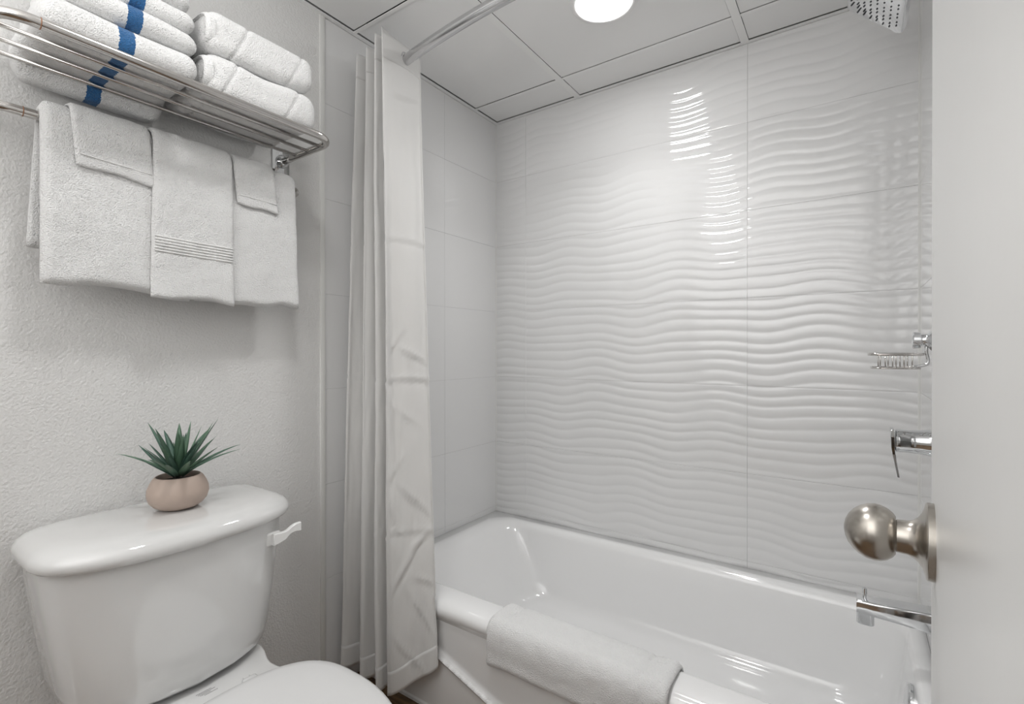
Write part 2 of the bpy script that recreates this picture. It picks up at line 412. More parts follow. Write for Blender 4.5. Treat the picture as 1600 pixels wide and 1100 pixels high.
# ------------------------------------------------------------------ toilet
def make_toilet():
    cy = .445
    t = thing('toilet', (-1.0, cy, 0), 'white two-piece toilet with closed lid against the textured left wall', 'toilet')
    def tank_loop(z, hw, xf, bow, xb=XL+.012, r=.06, n=60):
        # plan outline: flat back, bowed front with generous corners
        pts = []
        for k in range(n):
            a = 2*PI*k/n
            ca, sa = math.cos(a), math.sin(a)
            e = .42 if ca > 0 else .25
            px = math.copysign(abs(ca)**(e*1.25), ca); py = math.copysign(abs(sa)**(.42 if ca > 0 else .30), sa)
            xm = (xf+xb)/2+0.0
            x = xm+px*(xf-xb)/2
            if ca > 0: x += bow*(1-py*py)*px - bow*.0
            pts.append(Vector((x, cy+py*hw, z)))
        return pts
    # tank body, tapering down
    bm = bmesh.new()
    L = []
    for z, hw, xf, bow in ((.383, .150, -1.125, .050), (.386, .166, -1.108, .052), (.396, .178, -1.098, .052), (.42, .184, -1.094, .05), (.50, .196, -1.090, .046), (.60, .210, -1.088, .04), (.662, .216, -1.087, .038)):
        L.append(tank_loop(z, hw, xf, bow))
    loft(bm, L, True, True); obj('tank', bm, M['porcelain'], t, sharp=60)
    # lid
    bm = bmesh.new(); L = []
    for z, g in ((.661, -.012), (.6605, -.002), (.663, .004), (.669, .0075), (.677, .008), (.685, .005), (.6925, -.002), (.698, -.012), (.7015, -.026), (.703, -.045), (.7038, -.075)):
        L.append(tank_loop(z, .222+g, -1.078+g, .038, xb=XL+.008+max(0, -g*.35)))
    loft(bm, L, True, True); obj('tank_lid', bm, M['porcelain'], t)
    # lever on the front right of the tank
    bm = bmesh.new()
    box(bm, -1.082, -1.070, .588, .622, .602, .632, bev=.005, seg=3)
    o = obj('flush_lever', bm, M['lever'], t); o['label'] = 'white plastic flush lever'
    bm = bmesh.new()
    pts = catmull([(-1.066, .600, .617), (-1.062, .625, .621), (-1.063, .638, .628), (-1.065, .652, .6305), (-1.067, .667, .629)], 5)
    rings = []
    for i, p in enumerate(pts):
        w = .0135-.006*min(1, i/8) if i < 10 else .0075+.003*(i-10)/10
        th = .005 if i < 12 else .005
        rings.append([p+Vector((th, 0, w)), p+Vector((th, 0, -w)), p+Vector((-th, 0, -w)), p+Vector((-th, 0, w))])
    loft(bm, rings, True, True); bmesh.ops.bevel(bm, geom=bm.edges[:], offset=.0015, segments=1, affect='EDGES')
    h = obj('handle', bm, M['lever'], None, True, 40); child(h, o); h.location = (0, 0, 0); h.matrix_parent_inverse = Matrix.Identity(4)
    # deck under the tank and bowl
    def bowl_loop(z, x0, x1, hw, e=.8, n=56, back=.55):
        pts = []; xm = x0+(x1-x0)*.45
        for k in range(n):
            a = 2*PI*k/n; ca, sa = math.cos(a), math.sin(a)
            if ca > 0: x = xm+(x1-xm)*ca; yv = hw*sa
            else: x = xm+(xm-x0)*(-abs(ca)**back); yv = hw*math.copysign(abs(sa)**.5*1.0, sa) if False else hw*sa*(1) 
            pts.append(Vector((x, cy+yv, z)))
        return pts
    bm = bmesh.new(); L = []
    for z, x0, x1, hw in ((0, -1.20, -.74, .105), (.02, -1.20, -.745, .10), (.10, -1.18, -.76, .09), (.18, -1.17, -.72, .10), (.26, -1.10, -.64, .125), (.33, -1.03, -.57, .155), (.362, -.985, -.556, .165), (.372, -.98, -.558, .163)):
        L.append(bowl_loop(z, x0, x1, hw))
    loft(bm, L, True, True); obj('bowl', bm, M['porcelain'], t, sharp=60)
    bm = bmesh.new(); L = []
    def deck(z, g): 
        P = [(-1.28, -.12), (-1.12, -.150), (-1.02, -.128), (-.93, -.15), (-.86, -.16), (-.86, .16), (-.93, .15), (-1.02, .128), (-1.12, .150), (-1.28, .12)]
        out = catmull([Vector((x*1.0, yv, 0)) for x, yv in P], 5)
        c = Vector((-1.05, 0, 0))
        return [Vector((c.x+(p.x-c.x)*(1-g), cy+p.y*(1-g), z)) for p in out]
    for z, g in ((.28, .2), (.33, .05), (.362, 0), (.370, .005), (.3745, .02), (.376, .05)): L.append(deck(z, g))
    loft(bm, L, True, True); obj('deck', bm, M['porcelain'], t)
    bm = bmesh.new(); loft(bm, [[Vector((p.x, p.y, z)) for p in tank_loop(0, .15, -1.125, .045)] for z in (.3765, .383)], True, True)
    o = obj('tank_gasket', bm, M['dark'], t)
    # seat and lid
    def seat_loop(z, g, x0=-.955, x1=-.545, hw=.178, n=64):
        pts = []; xm = -.79
        for k in range(n):
            a = 2*PI*k/n; ca, sa = math.cos(a), math.sin(a)
            if ca > 0: x = xm+(x1-xm-g)*ca; yv = (hw-g)*sa
            else:
                x = xm+(xm-x0-g)*(-abs(ca)**.62); yv = (hw-g)*math.copysign(abs(sa)**.82, sa)
            pts.append(Vector((x, cy+yv, z)))
        return pts
    bm = bmesh.new(); loft(bm, [seat_loop(z, g) for z, g in ((.378, .006), (.377, .002), (.385, 0), (.391, .004))], True, True); obj('seat', bm, M['plastic'], t)
    bm = bmesh.new(); loft(bm, [seat_loop(z, g, -.962) for z, g in ((.392, .006), (.3925, .0), (.400, -.002), (.406, .001), (.4105, .008), (.413, .022), (.4145, .05), (.415, .09))], True, True)
    obj('seat_lid', bm, M['plastic'], t)
    for s in (-1, 1):
        o = obj('hinge', bx(-.992, -.955, cy+s*.062-.014, cy+s*.062+.014, .376, .392, bev=.004, seg=2), M['plastic'], t)
    o = obj('hinge_pin', tube(bmesh.new(), [(-.972, cy-.05, .386), (-.972, cy+.082, .386)], .0045, 12), M['plastic'], t)
    # on the deck: faint lines of tiny printed text, and two flat grey triangles
    bm = bmesh.new()
    for k, (a, b) in enumerate(((0, .026), (0.002, .03), (.004, .022), (.010, .034))):
        x = -1.040+.0042*k
        yv = .432+a
        while yv < .432+b:
            w = random.uniform(.001, .0035); box(bm, x-.0005, x+.0007, yv, yv+w, .3762, .3766); yv += w+.0008
    o = obj('printed_text', bm, M['print'], t, False); o['label'] = 'tiny grey printed text'
    bm = bmesh.new()
    for dy in (0, .0125):
        vs = [bm.verts.new(p) for p in ((-1.000, .499+dy, .3768), (-.999, .513+dy, .3768), (-1.018, .509+dy, .3768))]
        bm.faces.new(vs)
    r = bmesh.ops.extrude_face_region(bm, geom=bm.faces[:]); 
    for v in [e for e in r['geom'] if isinstance(e, bmesh.types.BMVert)]: v.co.z -= .0005
    o = obj('grey_triangles', bm, mat('grey_mark', (.45, .45, .45), .6), t, False); o['label'] = 'two small grey triangles'
make_toilet()

# ------------------------------------------------------------------ potted plant
def make_plant():
    bx0, by0, bz = -1.193, .462, .7046
    t = thing('potted_succulent', (bx0, by0, bz), 'small spiky green artificial succulent in a round beige clay pot on the tank lid', 'plant')
    bm = bmesh.new()
    prof = [(0, .001), (0, .030), (.002, .036), (.008, .045), (.018, .053), (.030, .0565), (.042, .056), (.054, .0515), (.0635, .0465), (.0675, .0425), (.069, .0408), (.068, .0390), (.060, .0395), (.052, .040)]
    lathe(bm, prof, (bx0, by0, bz), (0, 0, 1), 56, False, False); obj('pot', bm, M['clay'], t)
    bm = bmesh.new(); lathe(bm, [(.048, .041), (.056, .0395), (.058, .02), (.060, .001)], (bx0, by0, bz), (0, 0, 1), 28); obj('soil', bm, M['soil'], t)
    def leaf(L, w, curl, fold):
        bm = bmesh.new(); n = 7; rows = []
        for i in range(n+1):
            s = i/n; ww = w*(.55+.75*math.sin(min(1, s*1.9)*PI/2)-.3)*(1-s**1.6)**.8+.0002
            z = L*s*(1-.08*s*abs(curl)); x = curl*L*s*s*.35
            rows.append([bm.verts.new((x+fold*ww, -ww, z)), bm.verts.new((x-.0012*(1-s), 0, z)), bm.verts.new((x+fold*ww, ww, z)), bm.verts.new((x+.0035*(1-s)+.0002, 0, z))])
        for a, b in zip(rows, rows[1:]):
            for k in range(4): bm.faces.new((a[k], a[(k+1) % 4], b[(k+1) % 4], b[k]))
        bm.faces.new(rows[0][::-1]); bm.faces.new(rows[-1])
        bmesh.ops.recalc_face_normals(bm, faces=bm.faces)
        me = bpy.data.meshes.new('leaf'); bm.to_mesh(me); bm.free()
        me.polygons.foreach_set('use_smooth', [True]*len(me.polygons)); return me
    meshes = []
    for i in range(9):
        me = leaf([.116, .104, .092][i % 3]*(1+.05*(i//3)), .0092+.001*(i % 2), [.35, .7, .1][i//3], .35); me.materials.append(M['leaf%d' % (i % 3)]); meshes.append(me)
    ym = leaf(.05, .006, .2, .3); ym.materials.append(M['leaf_young'])
    n = 40
    for i in range(n):
        f = i/n; tilt = math.radians(5+54*f**.85+random.uniform(-7, 7)) ; az = i*2.39996+random.uniform(-.2, .2)
        if i < 4: me = ym; sc = .9; tilt = math.radians(8+6*i)
        else: me = meshes[random.randrange(9)]; sc = random.uniform(.82, 1.08)*(1.05-.05*f)
        o = bpy.data.objects.new('leaf', me); C.objects.link(o); o.parent = t
        o.rotation_euler = (Matrix.Rotation(az, 3, 'Z') @ Matrix.Rotation(tilt, 3, 'Y')).to_euler()
        r = .002+.005*f
        o.location = (r*math.cos(az), r*math.sin(az), .066+.010*(1-f)); o.scale = (sc,)*3
make_plant()

# ------------------------------------------------------------------ towel rack
RZ = 1.57; BZ = 1.478; BXB = -1.25
RFX = -1.083; RY0, RY1 = .165, .772
def arc(cx, cy, r, a0, a1, z, n=8):
    return [(cx+r*math.cos(math.radians(a0+(a1-a0)*k/n)), cy+r*math.sin(math.radians(a0+(a1-a0)*k/n)), z) for k in range(n+1)]
def make_rack():
    t = thing('towel_rack', (XL, .47, BZ), 'wall mounted polished steel towel shelf with rods and a towel bar beneath', 'towel rack')
    r = .0092; R = .05
    pts = [(XL+.002, RY0, RZ)]+arc(RFX-R, RY0+R, R, -90, 0, RZ)+arc(RFX-R, RY1-R, R, 0, 90, RZ)+[(XL+.05, RY1, RZ), (XL+.002, RY1-.004, RZ-.004)]
    obj('front_rail', tube(bmesh.new(), pts, r, 20), M['steel'], t)
    for x in (-1.137, -1.190, -1.243):
        bm = bmesh.new(); tube(bm, [(x, RY0+.002, RZ-.001), (x, RY1-.004, RZ-.001)], .0042, 12)
        obj('shelf_rod', bm, M['steel'], t)
    R2 = .045
    pts = [(XL+.002, RY0+.005, BZ)]+arc(BXB-R2, RY0+.005+R2, R2, -90, 0, BZ)+arc(BXB-R2, RY1+.018-R2, R2, 0, 90, BZ)+[(XL+.002, RY1+.018, BZ)]
    obj('towel_bar', tube(bmesh.new(), pts, .0088, 20), M['steel'], t)
    for (yy, z) in ((.222, RZ), (.232, BZ)):
        x = RFX if z == RZ else BXB
        o = obj('joint_ring', tube(bmesh.new(), [(x, yy, z), (x, yy+.0015, z)], .0096 if z == RZ else .0092, 20), M['rust'], t); o['label'] = 'rusty joint line'
    for yy in (RY0+.01, RY1-.007):
        o = obj('wall_bracket', bx(XL, XL+.004, yy-.024, yy+.026, 1.44, 1.606, bev=.0015, seg=2), M['chrome'], t, True, 40)
        bm = bmesh.new(); lathe(bm, [(0, .018), (.004, .018), (.007, .013), (.012, .011)], (XL+.004, yy+.003, RZ-.002), (1, 0, 0), 24)
        e = obj('escutcheon', bm, M['chrome'], None, True); e.parent = o
make_rack()

# ------------------------------------------------------------------ folded towels on the shelf
def slab(y0, y1, x0, x1, z0, z1, r, seedv, amp=.0028, seams=(), sag=0, nseg=(34, 30, 12), roundness=1.0):
    """rounded soft slab: subdivided box whose corners are rounded; front (x1) is a folded edge"""
    bm = bmesh.new(); c = Vector(((x0+x1)/2, (y0+y1)/2, (z0+z1)/2)); h = Vector(((x1-x0)/2, (y1-y0)/2, (z1-z0)/2))
    nx, ny, nzz = nseg[1], nseg[0], nseg[2]
    seen = {}
    def V(i, j, k):
        key = (i, j, k)
        if key in seen: return seen[key]
        p = Vector((-1+2*i/nx, -1+2*j/ny, -1+2*k/nzz)); p = Vector((math.sin(p.x*PI/2)*.35+p.x*.65, math.sin(p.y*PI/2)*.35+p.y*.65, p.z))
        q = Vector((p.x*h.x, p.y*h.y, p.z*h.z)); rz = min(r, h.z*.999)
        inn = Vector((max(-h.x+r, min(h.x-r, q.x)), max(-h.y+r, min(h.y-r, q.y)), max(-h.z+rz, min(h.z-rz, q.z))))
        d = q-inn
        if d.length > 1e-9:
            # scale so vertical radius rz and horizontal r meet
            dn = Vector((d.x/r, d.y/r, d.z/rz))
            m_ = max(abs(dn.x), abs(dn.y), abs(dn.z)); dn = dn/dn.length*m_
            d = Vector((dn.x*r, dn.y*r, dn.z*rz))
        q = inn+d
        w = c+q
        w.z += nz(w+Vector((seedv, 0, 0)), 9)*amp*2.2; w.x += nz(w+Vector((0, seedv, 3)), 11)*amp*1.4; w.y += nz(w+Vector((0, 5, seedv)), 8)*amp*1.5
        for sy, depth, wd in seams:
            e = depth*math.exp(-((w.y-sy-.02*(q.z/h.z))/wd)**2)
            nrm = Vector((q.x/h.x, 0, q.z/h.z)); 
            if nrm.length > .01: w -= nrm.normalized()*e
        if k == 0 or q.z < -h.z*.6: w.z = max(w.z, z0)
        seen[key] = bm.verts.new(w); return seen[key]
    for k in (0, nzz):
        for i in range(nx):
            for j in range(ny): bm.faces.new((V(i, j, k), V(i+1, j, k), V(i+1, j+1, k), V(i, j+1, k)))
    for i in (0, nx):
        for j in range(ny):
            for k in range(nzz): bm.faces.new((V(i, j, k), V(i, j+1, k), V(i, j+1, k+1), V(i, j, k+1)))
    for j in (0, ny):
        for i in range(nx):
            for k in range(nzz): bm.faces.new((V(i, j, k), V(i+1, j, k), V(i+1, j, k+1), V(i, j, k+1)))
    return bm
def local_origin(o, p):      # move an object's origin to p so object coordinates start there
    p = Vector(p)
    for v in o.data.vertices: v.co -= p
    o.location = p
SZ = RZ+.0045
pos = ['bottom of the stack', 'second from the bottom', 'third from the bottom', 'fourth from the bottom', 'topmost of the stack']
lay = [(.222, .462, SZ, .056, .338), (.236, .464, SZ+.0572, .044, .352), (.250, .460, SZ+.1026, .043, .357), (.262, .452, SZ+.147, .041, .36), (.268, .445, SZ+.189, .038, .36)]
for i, (y0, y1, z, h, sy) in enumerate(lay):
    bm = slab(y0, y1, XL+.012, -1.078-.004*i, z, z+h, .026, 3.1*i+1)
    if i == 0:          # the bottom towel sags behind the last rod
        for v in bm.verts:
            k_ = min(1, max(0, (-1.249-v.co.x)/.014)); k_ = k_*k_*(3-2*k_)
            fz_ = min(1, max(0, (z+h*.75-v.co.z)/(h*.75))); v.co.z -= .030*k_*fz_
    o = obj('striped_towel', bm, M['terry_stripe'])
    local_origin(o, (-1.2, sy, z))
    tag(o, 'blue-striped white towel folded on the rack, '+pos[i], 'towel', 'blue striped towels on the rack')
roll = [(.470, .728, SZ, .086, ((.523, .004, .0035), (.664, .003, .004)), 'lower'), (.474, .724, SZ+.088, .090, ((.545, .004, .004), (.672, .003, .004)), 'upper')]
for i, (y0, y1, z, h, sm, w) in enumerate(roll):
    bm = slab(y0, y1, XL+.02, -1.082, z, z+h, .030, 40+9*i, amp=.004, seams=sm, nseg=(80, 26, 16))
    o = obj('folded_towel', bm, M['terry']); local_origin(o, (-1.2, .6, z))
    tag(o, 'plain white folded towel, %s of the two at the right end of the rack' % w, 'towel', 'plain white folded towels on the rack')
    # open turned edge at the left end
    bm = bmesh.new(); cc = Vector((0, y0+.004, z+h*.5))
    ring = []
    for k in range(60):
        a = 2*PI*k/60; ring.append(Vector((-1.13+.047*math.copysign(abs(math.cos(a))**.6, math.cos(a)), y0+.004, cc.z+.034*math.copysign(abs(math.sin(a))**.75, math.sin(a)))))
    L = []
    for (dy, s) in ((.012, 1.0), (.001, 1.02), (-.004, .95), (-.005, .86), (-.001, .80), (.010, .76)):
        L.append([Vector((-1.13+(p.x+1.13)*s, p.y+dy, cc.z+(p.z-cc.z)*s)) for p in ring])
    loft(bm, L, False, False); hb = obj('rolled_hem', bm, M['terry']); hb.parent = o; hb.matrix_parent_inverse = Matrix.Translation(-o.location)

# ------------------------------------------------------------------ towels hanging on the bar
def hang(y, z):        # the slow billow that the hanging cloths share
    return .0045*nz((y, z, 2.7), 7)+.002*nz((y, z, 9.1), 16)
def drape(y0, y1, zf, zb, off, th, seedv, nyy=40, wav=.004, tilt=0, skew=0, flare=0, band=None, botamp=.004, leftshift=0, rr=None):
    """cloth over the bar: off = distance of the cloth's inner side from the bar centre"""
    r = off; mid = []
    nf, nb, na = 60, 14, 10
    for k in range(nf+1): mid.append(('f', zf+(BZ-zf)*k/nf))
    for k in range(1, na): mid.append(('a', PI*k/na))
    for k in range(nb+1): mid.append(('b', BZ-(BZ-zb)*k/nb))
    bm = bmesh.new(); outer = []; inner = []
    for j in range(nyy+1):
        v = j/nyy; co, ci = [], []
        edge = min(j, nyy-j)/nyy*(y1-y0)
        ef = min(1, edge/(.006+.4*th)); thk = th*(.35+.65*math.sqrt(1-(1-ef)**2))
        for kind, q in mid:
            yy = y0+(y1-y0)*v
            if kind == 'f':
                dz = BZ-q; n_ = Vector((1, 0, 0)); base = Vector((BXB+r, yy, q))
                base.y += skew*dz+flare*dz*(v-.5)
                sc = min(1, dz/.12)
                w = sc*hang(yy, q)+wav*.3*sc*nz((yy, q, seedv), 14)
                base.x += w
                fr = (q-zf)/(BZ-zf)
                base.z += botamp*(1-fr)*(nz((yy, seedv, 0), 18)*2)+tilt*(1-fr)*(v-.5)
                e_ = .004+.55*th
                if q-zf < e_: thk2 = thk*(.35+.65*math.sqrt(max(0, 1-(1-(q-zf)/e_)**2)))
                else: thk2 = thk
                if band and band[0] < q < band[1]: thk2 -= .002; base.x -= 0
            elif kind == 'a':
                n_ = Vector((math.cos(q), 0, math.sin(q))); base = Vector((BXB, yy, BZ))+n_*r; thk2 = thk
            else:
                n_ = Vector((-1, 0, 0)); base = Vector((BXB-r, yy+leftshift*(BZ-q), q)); thk2 = thk
                base.x = max(base.x, XL+.006+thk2)
                if base.x > BXB-r: pass
            fz = nz((yy, base.z, base.x+seedv), 45)*.0014
            co.append(bm.verts.new(base+n_*(thk2+fz))); ci.append(bm.verts.new(base))
        outer.append(co); inner.append(ci)
    m = len(mid)
    for j in range(nyy):
        for k in range(m-1):
            bm.faces.new((outer[j][k], outer[j+1][k], outer[j+1][k+1], outer[j][k+1]))
            bm.faces.new((inner[j][k+1], inner[j+1][k+1], inner[j+1][k], inner[j][k]))
        bm.faces.new((inner[j][0], inner[j+1][0], outer[j+1][0], outer[j][0]))
        bm.faces.new((outer[j][m-1], outer[j+1][m-1], inner[j+1][m-1], inner[j][m-1]))
    for j in (0, nyy):
        for k in range(m-1): bm.faces.new((outer[j][k], outer[j][k+1], inner[j][k+1], inner[j][k]))
    return bm
o = obj('bath_towel', drape(.253, .503, 1.166, 1.235, .0095, .022, 1.3, wav=.004, tilt=-.012, leftshift=-.055, botamp=.006), M['terry'])
tag(o, 'large white bath towel hanging at the left end of the bar, under the left washcloth', 'towel', 'bath towels on the bar')
o = obj('bath_towel', drape(.505, .757, 1.158, 1.25, .0095, .022, 4.3, wav=.004, tilt=-.004, skew=.03, botamp=.006), M['terry'])
tag(o, 'large white bath towel hanging at the right end of the bar, near the bracket', 'towel', 'bath towels on the bar')
ht = obj('hand_towel', drape(.424, .585, 1.152, 1.30, .0345, .0085, 2.2, wav=.0035, flare=.03, botamp=.005), M['terry'])
tag(ht, 'narrow white hand towel with a ribbed band hanging in the middle of the bar', 'towel')
# ribbed band
bm = bmesh.new()
for k in range(6):
    z = 1.252+.0062*k
    pts = [(BXB+.0345+.0085+.0008+min(1, (BZ-z)/.12)*hang(.424+.161*v, z), .424+.161*v+.03*(BZ-z)*(v-.5), z-.003*v) for v in [i/40 for i in range(1, 40)]]
    tube(bm, pts, .0017, 6)
bd = obj('ribbed_band', bm, M['weave']); bd.parent = ht
for (y0, y1, zf, sk, sd, w, tl) in ((.292, .420, 1.390, .20, 6.1, 'left', -.012), (.588, .690, 1.390, .22, 8.7, 'right', -.004)):
    o = obj('washcloth', drape(y0, y1, zf, 1.40, .0345, .0065, sd, nyy=26, wav=.002, skew=sk*.45, tilt=tl, botamp=.003), M['terry'])
    tag(o, 'small white washcloth draped over the %s bath towel on the bar' % w, 'washcloth', 'washcloths on the bar')
    bm = bmesh.new(); z = zf+.022
    tube(bm, [(BXB+.0345+.0068+min(1, (BZ-z)/.12)*hang(y0+(y1-y0)*v, z), y0+(y1-y0)*v+sk*.45*(BZ-z), z+tl*.7*(v-.5)) for v in [i/20 for i in range(1, 20)]], .0013, 6)
    h = obj('hem', bm, M['weave']); h.parent = o

# ------------------------------------------------------------------ bath mat towel over the tub rim
def mat_towel():
    x0, x1 = -.790, -.318; Y0 = 1.03
    # cross-section path (y,z) from front bottom over the rim into the basin
    P = catmull([(Y0-.004, .222, 0), (Y0-.004, .25, 0), (Y0-.006, .285, 0), (Y0-.002, .310, 0), (Y0+.012, .3255, 0), (Y0+.04, .3275, 0), (Y0+.075, .327, 0), (Y0+.098, .322, 0), (Y0+.108, .310, 0), (Y0+.115, .285, 0)], 6)
    P = [Vector((p.x, p.y)) for p in P]
    Nrm = []
    for i in range(len(P)):
        t = (P[min(i+1, len(P)-1)]-P[max(i-1, 0)]).normalized(); Nrm.append(Vector((-t.y, t.x)))
    bm = bmesh.new(); nn = 90; out, inn = [], []
    for j in range(nn+1):
        v = j/nn; x = x0+(x1-x0)*v; co, ci = [], []
        e = min(j, nn-j)/nn*(x1-x0); thk = .0125*(.4+.6*min(1, e/.008)**.5)
        for c_, wd in ((x0+.046, .006), (x1-.058, .006)):
            thk -= .005*math.exp(-((x-c_)/wd)**2)
        for i, (p, n_) in enumerate(zip(P, Nrm)):
            d = thk
            if i < 3: d *= (.55+.15*i)
            if i > len(P)-4: d *= .6
            f = .0016*nz((x, p.x, p.y), 60)+.001*nz((x, p.x, p.y), 22)
            dx = .012*(.25-p.y)/.1*(v-.5) if p.y < .3 else 0
            bot = .006*nz((x, 2, 0), 12)*(max(0, .30-p.y)/.08)
            co.append(bm.verts.new((x+dx, p.x+n_.x*(d+f), p.y+n_.y*(d+f)+bot))); ci.append(bm.verts.new((x+dx, p.x+n_.x*.0008, p.y+n_.y*.0008+bot)))
        out.append(co); inn.append(ci)
    m = len(P)
    for j in range(nn):
        for k in range(m-1):
            bm.faces.new((out[j][k], out[j+1][k], out[j+1][k+1], out[j][k+1])); bm.faces.new((inn[j][k+1], inn[j+1][k+1], inn[j+1][k], inn[j][k]))
        bm.faces.new((inn[j][0], inn[j+1][0], out[j+1][0], out[j][0])); bm.faces.new((out[j][m-1], out[j+1][m-1], inn[j+1][m-1], inn[j][m-1]))
    for j in (0, nn):
        for k in range(m-1): bm.faces.new((out[j][k], out[j][k+1], inn[j][k+1], inn[j][k]))
    o = obj('bath_mat', bm, M['terry'])
    tag(o, 'thick white terry bath mat draped over the front rim of the bathtub', 'bath mat')
mat_towel()

# ------------------------------------------------------------------ shower curtain rod and curtain
RODZ = 1.917
def rod_y(x): return .998+.09*((x+.584)/.735)**2
def make_rod():
    t = thing('curtain_rod', (-.584, .998, RODZ), 'curved polished steel shower curtain rod spanning between the alcove walls', 'curtain rod')
    pts = [(x, rod_y(x), RODZ) for x in [XL+.004+(XR-XL-.008)*k/48 for k in range(49)]]
    obj('rod', tube(bmesh.new(), pts, .0152, 24), M['rod'], t)
    for x, d in ((XL, 1), (XR, -1)):
        bm = bmesh.new(); lathe(bm, [(0, .034), (.006, .034), (.012, .028), (.03, .017), (.034, .0135)], (x, rod_y(x), RODZ), (d, -.2, 0), 32)
        obj('flange', bm, M['rod'], t)
make_rod()
def make_curtain():
    top = [(-1.128, 1.119), (-1.105, .945), (-1.137, 1.10), (-1.150, .958), (-1.188, 1.10), (-1.215, .980), (-1.243, 1.10), (-1.264, .984), (-1.288, 1.09)]
    bot = [(-.951, 1.014), (-1.082, .950), (-1.10, 1.012), (-1.128, .943), (-1.165, 1.008), (-1.203, .948), (-1.240, 1.004), (-1.278, .934), (-1.300, .995)]
    bz = [.150, .062, .07, .060, .065, .062, .07, .078, .09]
    sub = 20
    T = catmull([(a, b, 0) for a, b in top], sub); B = catmull([(a, b, c) for (a, b), c in zip(bot, bz)], sub)
    n = len(T); rows = 200; ztop = 1.962
    bm = bmesh.new(); g = []
    def base(i, z):
        s2 = max(0, min(1, 1-(z-.07)/(ztop-.07)))
        return Vector((T[i].x+(B[i].x-T[i].x)*s2, T[i].y+(B[i].y-T[i].y)*s2**.9, z))
    # pull creases of the front flap: (position across 0..1, height, slope, strength, half width, thickness)
    creases = [(.45, .62, .9, .006, .30, .008), (.62, .42, -1.6, .008, .28, .010), (.35, .30, 1.5, .006, .25, .009), (.75, .70, -1.2, .004, .2, .008),
               (.40, 1.03, .5, .006, .30, .006), (.70, 1.06, -1.3, .004, .2, .008), (.55, .18, 1.1, .006, .3, .008), (.30, .50, -.8, .005, .2, .008),
               (.42, 1.80, -.35, .004, .3, .008), (.60, .86, .7, .004, .3, .007), (.8, .56, 2.2, .005, .16, .008), (.25, .385, .3, .005, .22, .006)]
    for i in range(n):
        col = []; q = i/sub
        for k in range(rows+1):
            u = k/rows
            zt = ztop+[0, 0, -.004, .003, -.006, -.003, -.008, -.004, -.008][min(8, int(q+.5))]
            if q < 1: zt += .006*math.sin(q*5.5)-.004
            if abs(q-1) < .3: zt -= .010*(abs(q-1)-.3)**2*0
            z = zt+(B[i].z-zt)*u
            p = base(i, z); a_, b_ = base(max(i-1, 0), z), base(min(i+1, n-1), z)
            tg = (b_-a_); tg.z = 0; tg.normalize(); nrm = Vector((tg.y, -tg.x, 0))
            if q < 1: nrm = -nrm if nrm.x < 0 else nrm
            s_ = 1-u
            a = .010*nz((q*1.3, q*.4, z*.55), 2.2)*min(1, u*4)
            a += .0018*nz((q*3.0, 7, z*4), 3.0)*min(1, u*6)
            for zc, am in ((1.36, .003), (.955, .0045), (.52, .003)):
                dd = z-zc-.006*math.sin(q*3)
                a += am*(math.exp(-(dd/.006)**2)-.6*math.exp(-((dd+.012)/.010)**2))*(1 if q < 1.3 else .5)
            if q < 1.0:
                for (q0, z0, sl, am, hw, tk) in creases:
                    dd = (z-z0)-sl*(q-q0)*.17
                    a += am*(math.exp(-(dd/tk)**2)-.5*math.exp(-((dd+tk*1.6)/(tk*1.3))**2))*math.exp(-((q-q0)/hw)**2)
                a -= .012*math.exp(-((q-.74)/.09)**2)*min(1, max(0, (1.60-z)/.5))*min(1, max(0, (z-.2)/.5))
            if q > 1.2: a *= .8
            x_, y_ = p.x+nrm.x*a, p.y+nrm.y*a
            if z < ZR+.02: y_ = min(y_, 1.0225)
            x_ = max(x_, XL+.006)
            col.append(bm.verts.new((x_, y_, z)))
        g.append(col)
    for a in range(n-1):
        for b in range(rows): bm.faces.new((g[a][b], g[a][b+1], g[a+1][b+1], g[a+1][b]))
    o = obj('shower_curtain', bm, M['curtain'])
    md = o.modifiers.new('solid', 'SOLIDIFY'); md.thickness = .0012; md.offset = 0
    tag(o, 'white fabric shower curtain gathered in tall folds at the left end of the tub', 'curtain')
    # hems: doubled bands at top, bottom and along the free edge
    me = o.data
    # doubled hem strips lying on the cloth
    def strip(name, ks, i0, i1, offv):
        b2 = bmesh.new(); gg = []
        for i in range(i0, i1+1):
            gg.append([b2.verts.new(me.vertices[i*(rows+1)+k].co+offv) for k in ks])
        for a in range(len(gg)-1):
            for c in range(len(ks)-1): b2.faces.new((gg[a][c], gg[a][c+1], gg[a+1][c+1], gg[a+1][c]))
        h = obj(name, b2, M['curtain']); h.parent = o
        m2 = h.modifiers.new('solid', 'SOLIDIFY'); m2.thickness = .0010; m2.offset = 0
    strip('bottom_hem', list(range(rows-7, rows+1)), 0, n-1, Vector((.0008, -.0014, 0)))
    strip('top_hem', list(range(0, 9)), 0, n-1, Vector((.0008, -.0014, 0)))
    strip('side_hem', list(range(0, rows+1)), 0, 1, Vector((.0014, -.0010, 0)))
    # grommets where the rod passes
    for a in range(8):
        (xa, ya), (xb_, yb_) = top[a], top[a+1]
        f = (rod_y((xa+xb_)/2)-ya)/(yb_-ya); px = xa+(xb_-xa)*f; c = Vector((px, rod_y(px), RODZ))
        d = Vector((abs(yb_-ya), -(xb_-xa)*math.copysign(1, yb_-ya), 0)).normalized()
        bm = bmesh.new(); prof = [(.0015, .0175), (.004, .019), (.0042, .0225), (.0015, .026), (-.0015, .026), (-.0042, .0225), (-.004, .019), (-.0015, .0175), (.0015, .0175)]
        lathe(bm, prof, c, d, 28, False, False)
        gr = obj('grommet', bm, M['rod']); gr.parent = o

make_curtain()

